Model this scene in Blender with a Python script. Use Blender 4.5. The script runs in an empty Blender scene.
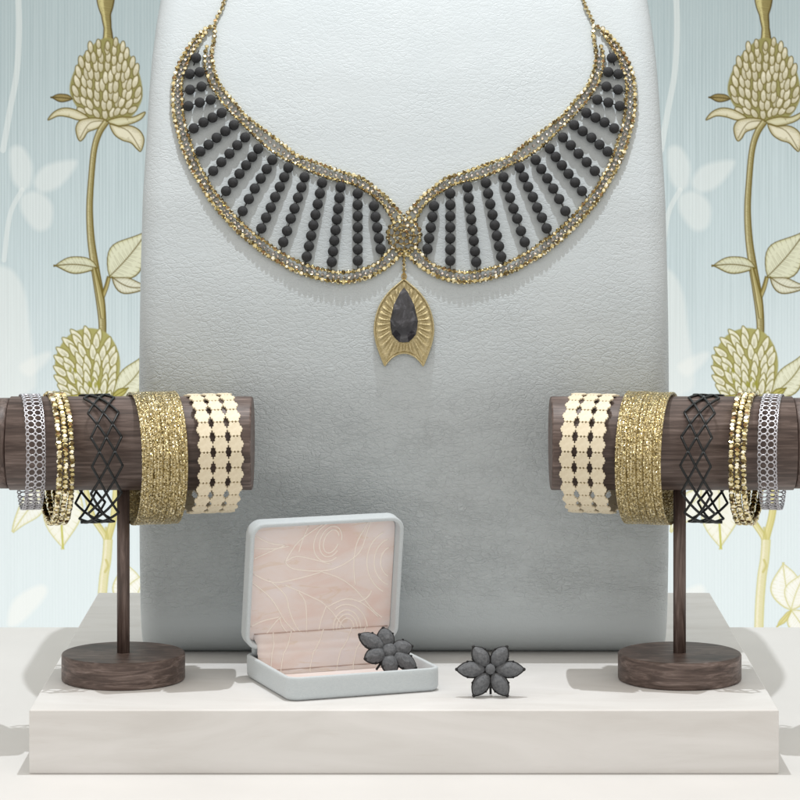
import bpy, math, random
import numpy as np
from mathutils import Vector, Matrix
random.seed(7); rng = np.random.RandomState(11)
PI = math.pi
S = 0.0005            # one unit of the plan below = half a millimetre
F = 3150.0            # camera distance to the plinth's front edge, in units
HC = 636.0            # camera height above the plinth
scene = bpy.context.scene
col = scene.collection

# ------------------------------------------------------------------ helpers
def ray(px, py):
    """direction from the camera through a photo point (per unit depth)"""
    return (px-404.0)/F, -(py-74.0)/F
def at_depth(px, py, y):
    d = F+y; a, b = ray(px, py)
    return Vector((a*d, y, HC+b*d))

class MB:
    def __init__(s): s.v=[]; s.f=[]; s.c=[]; s.sm=[]
    def add(s, vs, fs, smooth=True, cols=None):
        o=len(s.v); s.v.extend([tuple(p) for p in vs])
        for i,f in enumerate(fs):
            s.f.append(tuple(o+k for k in f)); s.sm.append(smooth)
            s.c.append(cols[i] if cols else (1,1,1))
    def build(s, name, mat, parent=None, origin=(0,0,0)):
        me=bpy.data.meshes.new(name)
        O=Vector(origin)
        me.from_pydata([tuple((Vector(p)-O)*S) for p in s.v],[],s.f)
        me.polygons.foreach_set('use_smooth', s.sm)
        if any(c!=(1,1,1) for c in s.c):
            at=me.color_attributes.new('tint','FLOAT_COLOR','CORNER')
            buf=[]
            for f,c in zip(s.f,s.c):
                buf.extend((c[0],c[1],c[2],1.0)*len(f))
            at.data.foreach_set('color',buf)
        me.update(); me.validate()
        me.materials.append(mat)
        o=bpy.data.objects.new(name,me); col.objects.link(o)
        if parent is not None: o.parent=parent
        else: o.location=O*S
        return o

def empty(name, loc):
    o=bpy.data.objects.new(name,None); col.objects.link(o)
    o.location=Vector(loc)*S; o.empty_display_size=.01
    return o
def tag(o,label=None,cat=None,group=None,kind=None):
    if label: o['label']=label
    if cat: o['category']=cat
    if group: o['group']=group
    if kind: o['kind']=kind
    return o
def copy_tree(o,parent=None):
    c=o.copy(); col.objects.link(c)
    if parent is not None: c.parent=parent
    for ch in list(o.children): copy_tree(ch,c)
    return c

def frame(t):
    t=t.normalized(); up=Vector((0,0,1)) if abs(t.z)<.9 else Vector((0,1,0))
    a=t.cross(up).normalized(); b=t.cross(a).normalized()
    return a,b
def tube(mb, pts, r, n=8, closed=False, cols=None, smooth=True, cap=True):
    pts=[Vector(p) for p in pts]; m=len(pts)
    rr=r if hasattr(r,'__len__') else [r]*m
    vs=[]
    pa=None
    for i,p in enumerate(pts):
        if closed: t=pts[(i+1)%m]-pts[i-1]
        else: t=pts[min(i+1,m-1)]-pts[max(i-1,0)]
        if t.length<1e-9: t=Vector((0,0,1))
        t.normalize()
        if pa is None: a,b=frame(t)
        else:
            a=(pa-t*pa.dot(t))
            if a.length<1e-6: a,b=frame(t)
            a.normalize(); b=t.cross(a)
        pa=a
        for k in range(n):
            w=2*PI*k/n
            vs.append(p+(a*math.cos(w)+b*math.sin(w))*rr[i])
    fs=[]
    for i in range(m if closed else m-1):
        j=(i+1)%m
        for k in range(n):
            l=(k+1)%n
            fs.append((i*n+k,i*n+l,j*n+l,j*n+k))
    if not closed and cap:
        fs.append(tuple(range(n-1,-1,-1))); fs.append(tuple((m-1)*n+k for k in range(n)))
    mb.add(vs,fs,smooth)
def lathe(mb, prof, n=64, axis='Z', c=(0,0,0), smooth=True):
    """prof: (radius, along) pairs"""
    vs=[];fs=[]; c=Vector(c)
    for r,h in prof:
        for k in range(n):
            w=2*PI*k/n
            if axis=='Z': vs.append(c+Vector((r*math.cos(w),r*math.sin(w),h)))
            else: vs.append(c+Vector((h,r*math.cos(w),r*math.sin(w))))
    for i in range(len(prof)-1):
        for k in range(n):
            l=(k+1)%n
            fs.append((i*n+k,i*n+l,(i+1)*n+l,(i+1)*n+k))
    fs.append(tuple(range(n-1,-1,-1))); m=len(prof)-1
    fs.append(tuple(m*n+k for k in range(n)))
    mb.add(vs,fs,smooth)
def uvsphere(n=16,m=10):
    vs=[(0,0,1)];fs=[]
    for i in range(1,m):
        a=PI*i/m
        for k in range(n):
            w=2*PI*k/n; vs.append((math.sin(a)*math.cos(w),math.sin(a)*math.sin(w),math.cos(a)))
    vs.append((0,0,-1))
    for k in range(n): fs.append((0,1+k,1+(k+1)%n))
    for i in range(m-2):
        for k in range(n):
            a=1+i*n+k;b=1+i*n+(k+1)%n; fs.append((a,a+n,b+n,b))
    L=len(vs)-1;o=1+(m-2)*n
    for k in range(n): fs.append((L,o+(k+1)%n,o+k))
    return [Vector(v) for v in vs],fs
def icosphere(sub=0):
    t=(1+5**.5)/2
    v=[(-1,t,0),(1,t,0),(-1,-t,0),(1,-t,0),(0,-1,t),(0,1,t),(0,-1,-t),(0,1,-t),(t,0,-1),(t,0,1),(-t,0,-1),(-t,0,1)]
    v=[Vector(p).normalized() for p in v]
    f=[(0,11,5),(0,5,1),(0,1,7),(0,7,10),(0,10,11),(1,5,9),(5,11,4),(11,10,2),(10,7,6),(7,1,8),(3,9,4),(3,4,2),(3,2,6),(3,6,8),(3,8,9),(4,9,5),(2,4,11),(6,2,10),(8,6,7),(9,8,1)]
    for _ in range(sub):
        cache={};nf=[]
        def mid(a,b):
            k=(min(a,b),max(a,b))
            if k not in cache:
                v.append(((v[a]+v[b])/2).normalized()); cache[k]=len(v)-1
            return cache[k]
        for a,b,c in f:
            x,y,z=mid(a,b),mid(b,c),mid(c,a); nf+= [(a,x,z),(b,y,x),(c,z,y),(x,y,z)]
        f=nf
    return v,f
SPH=uvsphere(20,14); SPH_S=uvsphere(8,6); ICO=icosphere(0); ICO1=icosphere(1)
def ball(mb,c,r,sh=SPH_S,smooth=True):
    mb.add([Vector(c)+p*r for p in sh[0]],sh[1],smooth)
def catmull(pts,per=8,closed=False):
    P=[Vector(p) for p in pts]; n=len(P); out=[]
    for i in range(n if closed else n-1):
        if closed: a,b,c,d=P[i-1],P[i],P[(i+1)%n],P[(i+2)%n]
        else: a,b,c,d=P[max(i-1,0)],P[i],P[i+1],P[min(i+2,n-1)]
        for k in range(per):
            t=k/per
            out.append(.5*((2*b)+(c-a)*t+(2*a-5*b+4*c-d)*t*t+(3*b-a-3*c+d)*t**3))
    if not closed: out.append(P[-1])
    return out
def resample(pts,step):
    P=[Vector(p) for p in pts]; L=[0]
    for a,b in zip(P,P[1:]): L.append(L[-1]+(b-a).length)
    n=max(2,round(L[-1]/step)+1); out=[];j=0
    for i in range(n):
        s=L[-1]*i/(n-1)
        while j<len(L)-2 and L[j+1]<s: j+=1
        u=(s-L[j])/max(L[j+1]-L[j],1e-9); out.append(P[j].lerp(P[j+1],min(max(u,0),1)))
    return out
def randrot():
    u=[random.gauss(0,1) for _ in range(4)]
    from mathutils import Quaternion
    return Quaternion(u).normalized().to_matrix()
def rrect(w,d,r,n=8):
    """rounded rectangle outline 0..w, 0..d, counter-clockwise"""
    out=[]
    for cx,cy,a0 in ((w-r,r,-PI/2),(w-r,d-r,0),(r,d-r,PI/2),(r,r,PI)):
        for k in range(n+1):
            a=a0+PI/2*k/n; out.append((cx+r*math.cos(a),cy+r*math.sin(a)))
    return out
def interp(x,xs,ys): return float(np.interp(x,xs,ys))
def s2l(c):
    return tuple((x/12.92 if x<=.04045 else ((x+.055)/1.055)**2.4) for x in [k/255. for k in c])

# ------------------------------------------------------------------ materials
class N:
    def __init__(s,name):
        s.m=bpy.data.materials.new(name); s.m.use_nodes=True
        s.t=s.m.node_tree; s.t.nodes.clear()
        s.out=s.n('ShaderNodeOutputMaterial'); s.b=s.n('ShaderNodeBsdfPrincipled')
        s.l(s.b.outputs[0],s.out.inputs[0])
        tc=s.n('ShaderNodeTexCoord'); mp=s.n('ShaderNodeMapping'); mp.inputs['Scale'].default_value=(1/S,)*3
        s.l(tc.outputs['Object'],mp.inputs[0]); s.co=mp.outputs[0]
    def n(s,t): return s.t.nodes.new(t)
    def l(s,a,b): s.t.links.new(a,b)
    def set(s,**k):
        for a,v in k.items():
            a=a.replace('_',' ')
            s.b.inputs[a].default_value=v if not isinstance(v,tuple) else (*v,1)
    def map(s,scale,rot=(0,0,0)):
        mp=s.n('ShaderNodeMapping'); mp.inputs['Scale'].default_value=scale; mp.inputs['Rotation'].default_value=rot
        s.l(s.co,mp.inputs[0]); return mp.outputs[0]
    def noise(s,scale,co=None,detail=4,rough=.55,dist=0):
        n=s.n('ShaderNodeTexNoise'); n.inputs['Scale'].default_value=scale; n.inputs['Detail'].default_value=detail
        n.inputs['Roughness'].default_value=rough; n.inputs['Distortion'].default_value=dist
        s.l(co or s.co,n.inputs['Vector']); return n.outputs['Fac']
    def vor(s,scale,co=None,feature='F1'):
        n=s.n('ShaderNodeTexVoronoi'); n.inputs['Scale'].default_value=scale; n.feature=feature
        s.l(co or s.co,n.inputs['Vector']); return n
    def ramp(s,x,stops):
        r=s.n('ShaderNodeValToRGB'); e=r.color_ramp.elements
        while len(e)<len(stops): e.new(.5)
        for k,(p,c) in zip(e,stops): k.position=p; k.color=(*c,1) if hasattr(c,'__len__') else (c,c,c,1)
        s.l(x,r.inputs[0]); return r.outputs[0]
    def math(s,op,a,b=None):
        m=s.n('ShaderNodeMath'); m.operation=op
        for i,v in enumerate((a,b)):
            if v is None: continue
            if isinstance(v,(int,float)): m.inputs[i].default_value=v
            else: s.l(v,m.inputs[i])
        return m.outputs[0]
    def mix(s,f,a,b,mode='MIX'):
        m=s.n('ShaderNodeMix'); m.data_type='RGBA'; m.blend_type=mode
        for i,v in ((0,f),(6,a),(7,b)):
            if isinstance(v,(int,float)): m.inputs[i].default_value=v
            elif isinstance(v,tuple): m.inputs[i].default_value=(*v,1)
            else: s.l(v,m.inputs[i])
        return m.outputs[2]
    def bump(s,h,strength=.5,dist=1.0,prev=None):
        b=s.n('ShaderNodeBump'); b.inputs['Strength'].default_value=strength; b.inputs['Distance'].default_value=dist*S
        s.l(h,b.inputs['Height'])
        if prev is not None: s.l(prev,b.inputs['Normal'])
        return b.outputs[0]
    def base(s,c): s.l(c,s.b.inputs['Base Color'])
    def normal(s,c): s.l(c,s.b.inputs['Normal'])
    def attr(s,name='tint'):
        a=s.n('ShaderNodeAttribute'); a.attribute_name=name; return a

def mat_wood(name,axis):
    m=N(name)
    st={'X':(.012,.16,.16),'Z':(.16,.16,.012),'B':(.018,.05,.22)}[axis]
    g=m.noise(1.0,m.map(st),detail=7,rough=.62,dist=.8)
    g2=m.noise(1.0,m.map(tuple(4.5*k for k in st)),detail=4,rough=.6)
    c=m.ramp(g,[(.30,(.034,.021,.017)),(.46,(.088,.059,.049)),(.58,(.165,.12,.104)),(.72,(.29,.228,.205))])
    c2=m.mix(m.ramp(g2,[(.35,.0),(.7,.5)]),c,(.06,.04,.034))
    m.base(c2); m.set(Roughness=.48,Specular_IOR_Level=.5)
    m.normal(m.bump(g2,.2,.9,m.bump(g,.2,1.5)))
    return m.m
M={}
M['wood_bar']=mat_wood('dark wood grain along bar','X'); M['wood_pole']=mat_wood('dark wood grain along pole','Z'); M['wood_base']=mat_wood('dark wood disc','B')
def mk():
    # white pale-grained plinth
    m=N('white marble plinth')
    g=m.noise(1,m.map((.004,.01,.02)),detail=6,rough=.6,dist=1.2)
    g2=m.noise(1,m.map((.012,.02,.09)),detail=5,rough=.6)
    c=m.ramp(g,[(.3,(.64,.63,.615)),(.5,(.70,.695,.685)),(.7,(.745,.74,.735))])
    c=m.mix(m.ramp(g2,[(.60,0.),(.8,.45)]),c,(.56,.525,.49))
    m.base(c); m.set(Roughness=.5,Specular_IOR_Level=.3); m.normal(m.bump(g2,.06,1)); M['plinth']=m.m
    m=N('white painted tabletop')
    g=m.noise(1,m.map((.006,.004,.02)),detail=5)
    m.base(m.ramp(g,[(.3,(.64,.635,.625)),(.7,(.69,.685,.675))])); m.set(Roughness=.55,Specular_IOR_Level=.3); M['table']=m.m
    # leather
    m=N('pale grey crinkled leather')
    w=m.noise(.02,detail=2)
    mp=m.n('ShaderNodeVectorMath'); mp.operation='ADD'
    nz=m.n('ShaderNodeTexNoise'); nz.inputs['Scale'].default_value=.06; nz.inputs['Detail'].default_value=3; m.l(m.co,nz.inputs['Vector'])
    sc=m.n('ShaderNodeVectorMath'); sc.operation='SCALE'; sc.inputs['Scale'].default_value=14; m.l(nz.outputs['Color'],sc.inputs[0])
    m.l(m.map((1,1,1.9)),mp.inputs[0]); m.l(sc.outputs[0],mp.inputs[1]); wc=mp.outputs[0]
    v1=m.vor(.10,wc,'DISTANCE_TO_EDGE').outputs['Distance']; v2=m.vor(.26,wc,'DISTANCE_TO_EDGE').outputs['Distance']
    cr1=m.ramp(v1,[(0,0.),(.12,.8),(.4,1.)]); cr2=m.ramp(v2,[(0,0.),(.15,.8),(.45,1.)])
    nf=m.noise(.22,wc,detail=6,rough=.65)
    h=m.math('ADD',m.math('MULTIPLY',cr1,.55),m.math('ADD',m.math('MULTIPLY',cr2,.35),m.math('MULTIPLY',nf,.9)))
    sz=m.n('ShaderNodeSeparateXYZ'); m.l(m.co,sz.inputs[0])
    worn=m.ramp(m.math('MULTIPLY',sz.outputs['Z'],1/900.),[(.045,.08),(.085,1.),(.25,1.),(.37,.42),(.50,.22),(.8,.12)])
    patch=m.math('MULTIPLY',worn,m.ramp(m.noise(.0105,m.map((1,1,1.9)),detail=4,rough=.62),[(.28,.28),(.70,1.)]))
    hh=m.math('MULTIPLY',h,patch)
    lg=m.noise(.018,detail=2)
    m.base(m.mix(m.noise(.012,detail=3),(.478,.528,.552),(.51,.555,.576)))
    m.set(Roughness=.45,Specular_IOR_Level=.3)
    m.normal(m.bump(hh,.7,3.2,m.bump(lg,.25,3)))
    M['leather']=m.m
    # velvet box
    m=N('pale grey velvet'); g=m.noise(.35,m.map((1,1,2)),detail=5,rough=.7)
    m.base(m.ramp(g,[(.3,(.50,.555,.585)),(.7,(.565,.615,.64))])); m.set(Roughness=.85,Specular_IOR_Level=.2,Sheen_Weight=.35)
    m.normal(m.bump(g,.25,.9)); M['velvet']=m.m
    m=N('blush pink satin lining')
    a=m.noise(.022,m.map((.7,1,1.6),(0,.5,0)),detail=4,dist=.8); b=m.noise(.035,m.map((.4,1,2.2),(0,.35,0)),detail=5,dist=1.5)
    c=m.ramp(a,[(.3,(.745,.60,.555)),(.48,(.775,.685,.655)),(.66,(.785,.725,.725))])
    c=m.mix(m.ramp(b,[(.6,0.),(.68,.45),(.76,0.)]),c,(.68,.53,.40))
    m.base(c); m.set(Roughness=.5,Specular_IOR_Level=.3,Sheen_Weight=.2); m.normal(m.bump(b,.15,2)); M['lining']=m.m
    m=N('cream embroidery thread'); m.set(Base_Color=(.92,.86,.80),Roughness=.5); M['thread']=m.m
    m=N('dusky pink seam'); m.set(Base_Color=(.52,.39,.345),Roughness=.7); M['crease_shade']=m.m  # darker pink that paints the shade in the lining's folds
    # beads and stones
    m=N('matte black lava bead'); g=m.noise(.9,detail=4,rough=.7)
    m.base(m.ramp(g,[(.3,(.017,.018,.02)),(.75,(.042,.044,.047))])); m.set(Roughness=.8,Specular_IOR_Level=.35); m.normal(m.bump(g,.6,.8)); M['bead']=m.m
    m=N('matte charcoal stone'); g=m.noise(.35,detail=5,rough=.7)
    m.base(m.ramp(g,[(.3,(.07,.075,.082)),(.7,(.17,.178,.19))])); m.set(Roughness=.7,Specular_IOR_Level=.35); m.normal(m.bump(g,.3,.8)); M['stone']=m.m
    m=N('blackened metal setting'); m.set(Base_Color=(.012,.012,.013),Roughness=.45,Metallic=.3); M['blackmetal']=m.m
    m=N('dark slate drop stone'); g=m.noise(.07,detail=5,rough=.65,dist=1)
    m.base(m.ramp(g,[(.32,(.008,.008,.011)),(.52,(.026,.027,.034)),(.70,(.13,.13,.15))])); m.set(Roughness=.18,Specular_IOR_Level=.7); M['dropstone']=m.m
    # golds
    m=N('faceted gold'); a=m.attr(); m.base(a.outputs['Color']); m.set(Metallic=1.0,Roughness=.26); M['gold']=m.m
    m=N('pendant gold'); g=m.noise(.9,detail=3,rough=.8)
    m.base(m.ramp(g,[(.3,(.36,.295,.14)),(.7,(.72,.635,.41))])); m.set(Metallic=.9,Roughness=.38); m.normal(m.bump(g,.7,1)); M['gold_pendant']=m.m
    m=N('gold glitter'); v=m.vor(1.0); sep=v.outputs['Color']
    c=m.ramp(m.math('ADD',m.math('MULTIPLY',m.sepx(sep),1.0),0.0),[(0,(.20,.13,.03)),(.45,(.42,.31,.11)),(.8,(.66,.54,.27)),(1,(.95,.85,.6))]) if hasattr(m,'sepx') else None
    sx=m.n('ShaderNodeSeparateColor'); m.l(sep,sx.inputs[0])
    c=m.ramp(sx.outputs[0],[(0,(.16,.112,.036)),(.4,(.40,.315,.14)),(.75,(.66,.56,.31)),(1,(.94,.87,.64))])
    # random facet normal per flake
    geo=m.n('ShaderNodeNewGeometry')
    sub=m.n('ShaderNodeVectorMath'); sub.operation='SUBTRACT'; m.l(sep,sub.inputs[0]); sub.inputs[1].default_value=(.5,.5,.5)
    scl=m.n('ShaderNodeVectorMath'); scl.operation='SCALE'; scl.inputs['Scale'].default_value=1.3; m.l(sub.outputs[0],scl.inputs[0])
    ad=m.n('ShaderNodeVectorMath'); ad.operation='ADD'; m.l(geo.outputs['Normal'],ad.inputs[0]); m.l(scl.outputs[0],ad.inputs[1])
    nm=m.n('ShaderNodeVectorMath'); nm.operation='NORMALIZE'; m.l(ad.outputs[0],nm.inputs[0])
    m.base(c); m.normal(nm.outputs[0]); m.set(Metallic=.85,Roughness=.3); M['glitter']=m.m
    m=N('brushed cream gold plate'); g=m.noise(.25,detail=4)
    m.base(m.ramp(g,[(.3,(.66,.58,.42)),(.7,(.76,.69,.53))])); m.set(Metallic=.15,Roughness=.6); m.normal(m.bump(g,.1,1)); M['plate']=m.m
    m=N('polished silver'); m.set(Base_Color=(.56,.56,.60),Metallic=1.0,Roughness=.38); M['silver']=m.m
    m=N('black lattice metal'); m.set(Base_Color=(.012,.014,.015),Roughness=.4,Metallic=.2); M['lattice']=m.m
mk()

# ------------------------------------------------------------------ setting
TABLE_Z=-64.0; TABLE_BACK=837.0; WALL_Y=1650.0
WS=F/(F+WALL_Y)
def box(mb,x0,x1,y0,y1,z0,z1,bev=0,smooth=False):
    if bev<=0:
        vs=[(x,y,z) for z in (z0,z1) for y in (y0,y1) for x in (x0,x1)]
        mb.add(vs,[(0,2,3,1),(4,5,7,6),(0,1,5,4),(1,3,7,5),(3,2,6,7),(2,0,4,6)],smooth); return
    prof=[(bev,z0),(0,z0+bev)]; prof=[]
    for k in range(5):
        a=PI/2*k/4; prof.append((bev-bev*math.sin(a),z0+bev-bev*math.cos(a)))
    for k in range(5):
        a=PI/2*k/4; prof.append((bev-bev*math.cos(a),z1-bev+bev*math.sin(a)))
    vs=[];n=0
    for ins,z in prof:
        loop=rrect(x1-x0-2*ins,y1-y0-2*ins,max(bev*1.2-ins,.2),5); n=len(loop)
        vs+=[(x0+ins+a,y0+ins+b,z) for a,b in loop]
    fs=[]
    for i in range(len(prof)-1):
        for k in range(n):
            l=(k+1)%n; fs.append((i*n+k,i*n+l,(i+1)*n+l,(i+1)*n+k))
    mb.add(vs,fs,True)
    q=len(prof)-1
    mb.add([vs[k] for k in range(n)],[tuple(range(n-1,-1,-1))],False)
    mb.add([vs[q*n+k] for k in range(n)],[tuple(range(n))],False)
b=MB(); box(b,-1500,1500,-700,TABLE_BACK,TABLE_Z-40,TABLE_Z,2)
tag(b.build('tabletop',M['table']),'smooth white tabletop running under the raised plinth','tabletop',kind='structure')
b=MB(); box(b,-375,375,0,713,TABLE_Z,0,1.6)
pl=b.build('display_plinth',M['plinth'],None,(0,300,TABLE_Z))
tag(pl,'low white stone plinth raised on the tabletop under all the jewellery','plinth')

# ---- wallpaper: printed flowers rasterised into a colour attribute on a fine grid
STEP=.6
GX=np.arange(-12,158,STEP); GY=np.arange(-40,700,STEP)
PX,PY=np.meshgrid(GX,GY)
PC=np.zeros(PX.shape+(3,)); PA=np.zeros(PX.shape)
def over(mask,c,sl):
    mask=np.clip(mask,0,1); a0=PA[sl]; na=mask+a0*(1-mask)
    c=np.array(s2l(c)) if not isinstance(c,np.ndarray) else c
    PC[sl]=np.where(na[...,None]>1e-6,(c*mask[...,None]+PC[sl]*(a0*(1-mask))[...,None])/np.maximum(na,1e-6)[...,None],PC[sl])
    PA[sl]=na
def window(P,pad):
    x0,x1=P[:,0].min()-pad,P[:,0].max()+pad; y0,y1=P[:,1].min()-pad,P[:,1].max()+pad
    i0,i1=np.searchsorted(GX,[x0,x1]); j0,j1=np.searchsorted(GY,[y0,y1])
    return (slice(max(j0-1,0),j1+1),slice(max(i0-1,0),i1+1))
def dist_poly(P,sl,closed):
    X=PX[sl];Y=PY[sl]; D=np.full(X.shape,1e9); T=np.zeros(X.shape); ins=np.zeros(X.shape,bool); n=len(P)
    for i in range(n if closed else n-1):
        a=P[i];b_=P[(i+1)%n]; d=b_-a; L=max(d@d,1e-9)
        t=np.clip(((X-a[0])*d[0]+(Y-a[1])*d[1])/L,0,1)
        q=np.hypot(X-a[0]-t*d[0],Y-a[1]-t*d[1]); w=q<D; D=np.where(w,q,D); T=np.where(w,i+t,T)
        if closed:
            c=((a[1]>Y)!=(b_[1]>Y)); xx=a[0]+(Y-a[1])*(d[0])/(d[1] if abs(d[1])>1e-9 else 1e-9)
            ins^=c&(X<xx)
    return D,ins,T
def fillp(P,c,alpha=1,soft=.6,stroke=None,sw=.6,sa=1,edge=None,ew=3):
    P=np.array(P,float); sl=window(P,3+soft)
    if PX[sl].size==0: return
    D,ins,_=dist_poly(P,sl,True); sd=np.where(ins,-D,D)
    over(np.clip(.5-sd/(2*soft),0,1)*alpha,c,sl)
    if edge: over(np.where(ins,np.clip(1-D/ew,0,1),0)*.7*alpha,edge,sl)
    if stroke: over(np.clip(sw-D+.5,0,1)*sa,stroke,sl)
def line(P,c,w=.6,a=1,taper=False):
    P=np.array(P,float); sl=window(P,3+w)
    if PX[sl].size==0: return
    D,_,T=dist_poly(P,sl,False); ww=w*(1-.85*T/(len(P)-1)) if taper else w
    over(np.clip(ww-D+.5,0,1)*a,c,sl)
def cm(pts,per=6,closed=False): return np.array([(v.x,v.y) for v in catmull([(p[0],p[1],0) for p in pts],per,closed)])
def ell(cx,cy,a,b_,ang,pt=0):
    t=np.linspace(0,2*PI,18)[:-1]; x=a*np.cos(t); y=b_*np.sin(t)*(1-pt*np.cos(t)*.6)
    return np.c_[cx+x*math.cos(ang)-y*math.sin(ang),cy+x*math.sin(ang)+y*math.cos(ang)]
WHITE=(240,242,238)
def faint(pts,a): fillp(cm(pts,6,True),WHITE,a,2.5)
def stem(pts,ws,fill,dark,hatch=True,fa=1.0):
    C=cm(pts,8); n=len(C); W=np.interp(np.linspace(0,1,n),np.linspace(0,1,len(ws)),ws)
    tg=np.gradient(C,axis=0); tg/=np.linalg.norm(tg,axis=1)[:,None]+1e-9; nn=np.c_[-tg[:,1],tg[:,0]]
    L=C+nn*W[:,None]/2; R=C-nn*W[:,None]/2
    fillp(np.r_[L,R[::-1]],fill,fa,.45); fillp(np.r_[C+nn*W[:,None]*.12,R[::-1]],tuple(int(.5*f+.5*g) for f,g in zip(fill,dark)),.8*fa,.6)
    if hatch:
        D=np.r_[0,np.cumsum(np.linalg.norm(np.diff(C,axis=0),axis=1))]
        for s in np.arange(0,D[-1],1.35):
            p=np.array([np.interp(s,D,C[:,k]) for k in (0,1)]); q=np.array([np.interp(s,D,nn[:,k]) for k in (0,1)]); w=np.interp(s,D,W)
            t=np.array([-q[1],q[0]])
            line([p-q*w*.5,p+q*w*(-.1+.3*rng.rand())+t*.9],dark,.36,.75,True)
            line([p+q*w*.5,p+q*w*(.25+.15*rng.rand())+t*.8],dark,.32,.5)
    line(L,dark,.6,.9); line(R,dark,.8,.95)
def hatch(P,dark,n_in=3.2,a=.5,step=1.5,toward=None):
    """short engraved strokes running inward from an outline"""
    P=np.array(P,float); c=P.mean(0) if toward is None else np.array(toward,float)
    L=np.r_[0,np.cumsum(np.linalg.norm(np.diff(np.r_[P,P[:1]],axis=0),axis=1))]; Q=np.r_[P,P[:1]]
    for s_ in np.arange(0,L[-1],step):
        p=np.array([np.interp(s_,L,Q[:,k]) for k in (0,1)]); d=c-p; d/=np.linalg.norm(d)+1e-9
        line([p,p+d*n_in*rng.uniform(.5,1.3)],dark,.34,a*rng.uniform(.6,1),True)
def shape(pts,fill,dark,edge=None,inn=4,a=.5,sw=.6,fa=.96,rib=None):
    P=cm(pts,6,True); fillp(P,fill,fa,.45,edge=edge,ew=3.5)
    hatch(P,dark,inn,a); 
    if rib is not None: line(cm(rib),dark,.5,.8)
    L=np.r_[P,P[:1]]; line(L,dark,sw,.95)
def leaf(base,tip,bulge1,bulge2,fill,dark,veins=7,edge=None):
    b0=np.array(base,float);t0=np.array(tip,float); d=t0-b0; nn=np.array([-d[1],d[0]]); Ln=np.linalg.norm(d)
    T=np.linspace(0,1,14)
    up=[b0+d*t+nn*bulge1*math.sin(PI*t**.8)+nn*.02*math.sin(t*9+1) for t in T]
    dn=[b0+d*t+nn*bulge2*math.sin(PI*t**.8)+nn*.02*math.sin(t*8) for t in T]
    mid=[b0+d*t+nn*(bulge1+bulge2)*.5*math.sin(PI*t) for t in T]
    fillp(np.r_[np.array(up),np.array(dn)[::-1]],fill,.95,.45,edge=edge or tuple(int(.6*f+.4*g) for f,g in zip(fill,dark)),ew=3)
    nv=max(4,int(Ln/2.0))
    for k in range(1,nv):
        t=k/nv; i=min(int(t*13),12); f=t*13-i
        m0=mid[i]*(1-f)+mid[min(i+1,13)]*f
        for e in (up,dn):
            j=min(i+2,13); e0=np.array(e[j]); r0=rng.uniform(.35,.62); r1=rng.uniform(.6,1)
            line([m0,m0*(1-r0)+e0*r0],dark,.36,.5*r1,True)
            line([e0,e0*.68+m0*.32],dark,.32,.42*r1,True)
    line(mid,dark,.6,.85); line(up,dark,.5,.95); line(dn,dark,.65,.95)
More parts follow.
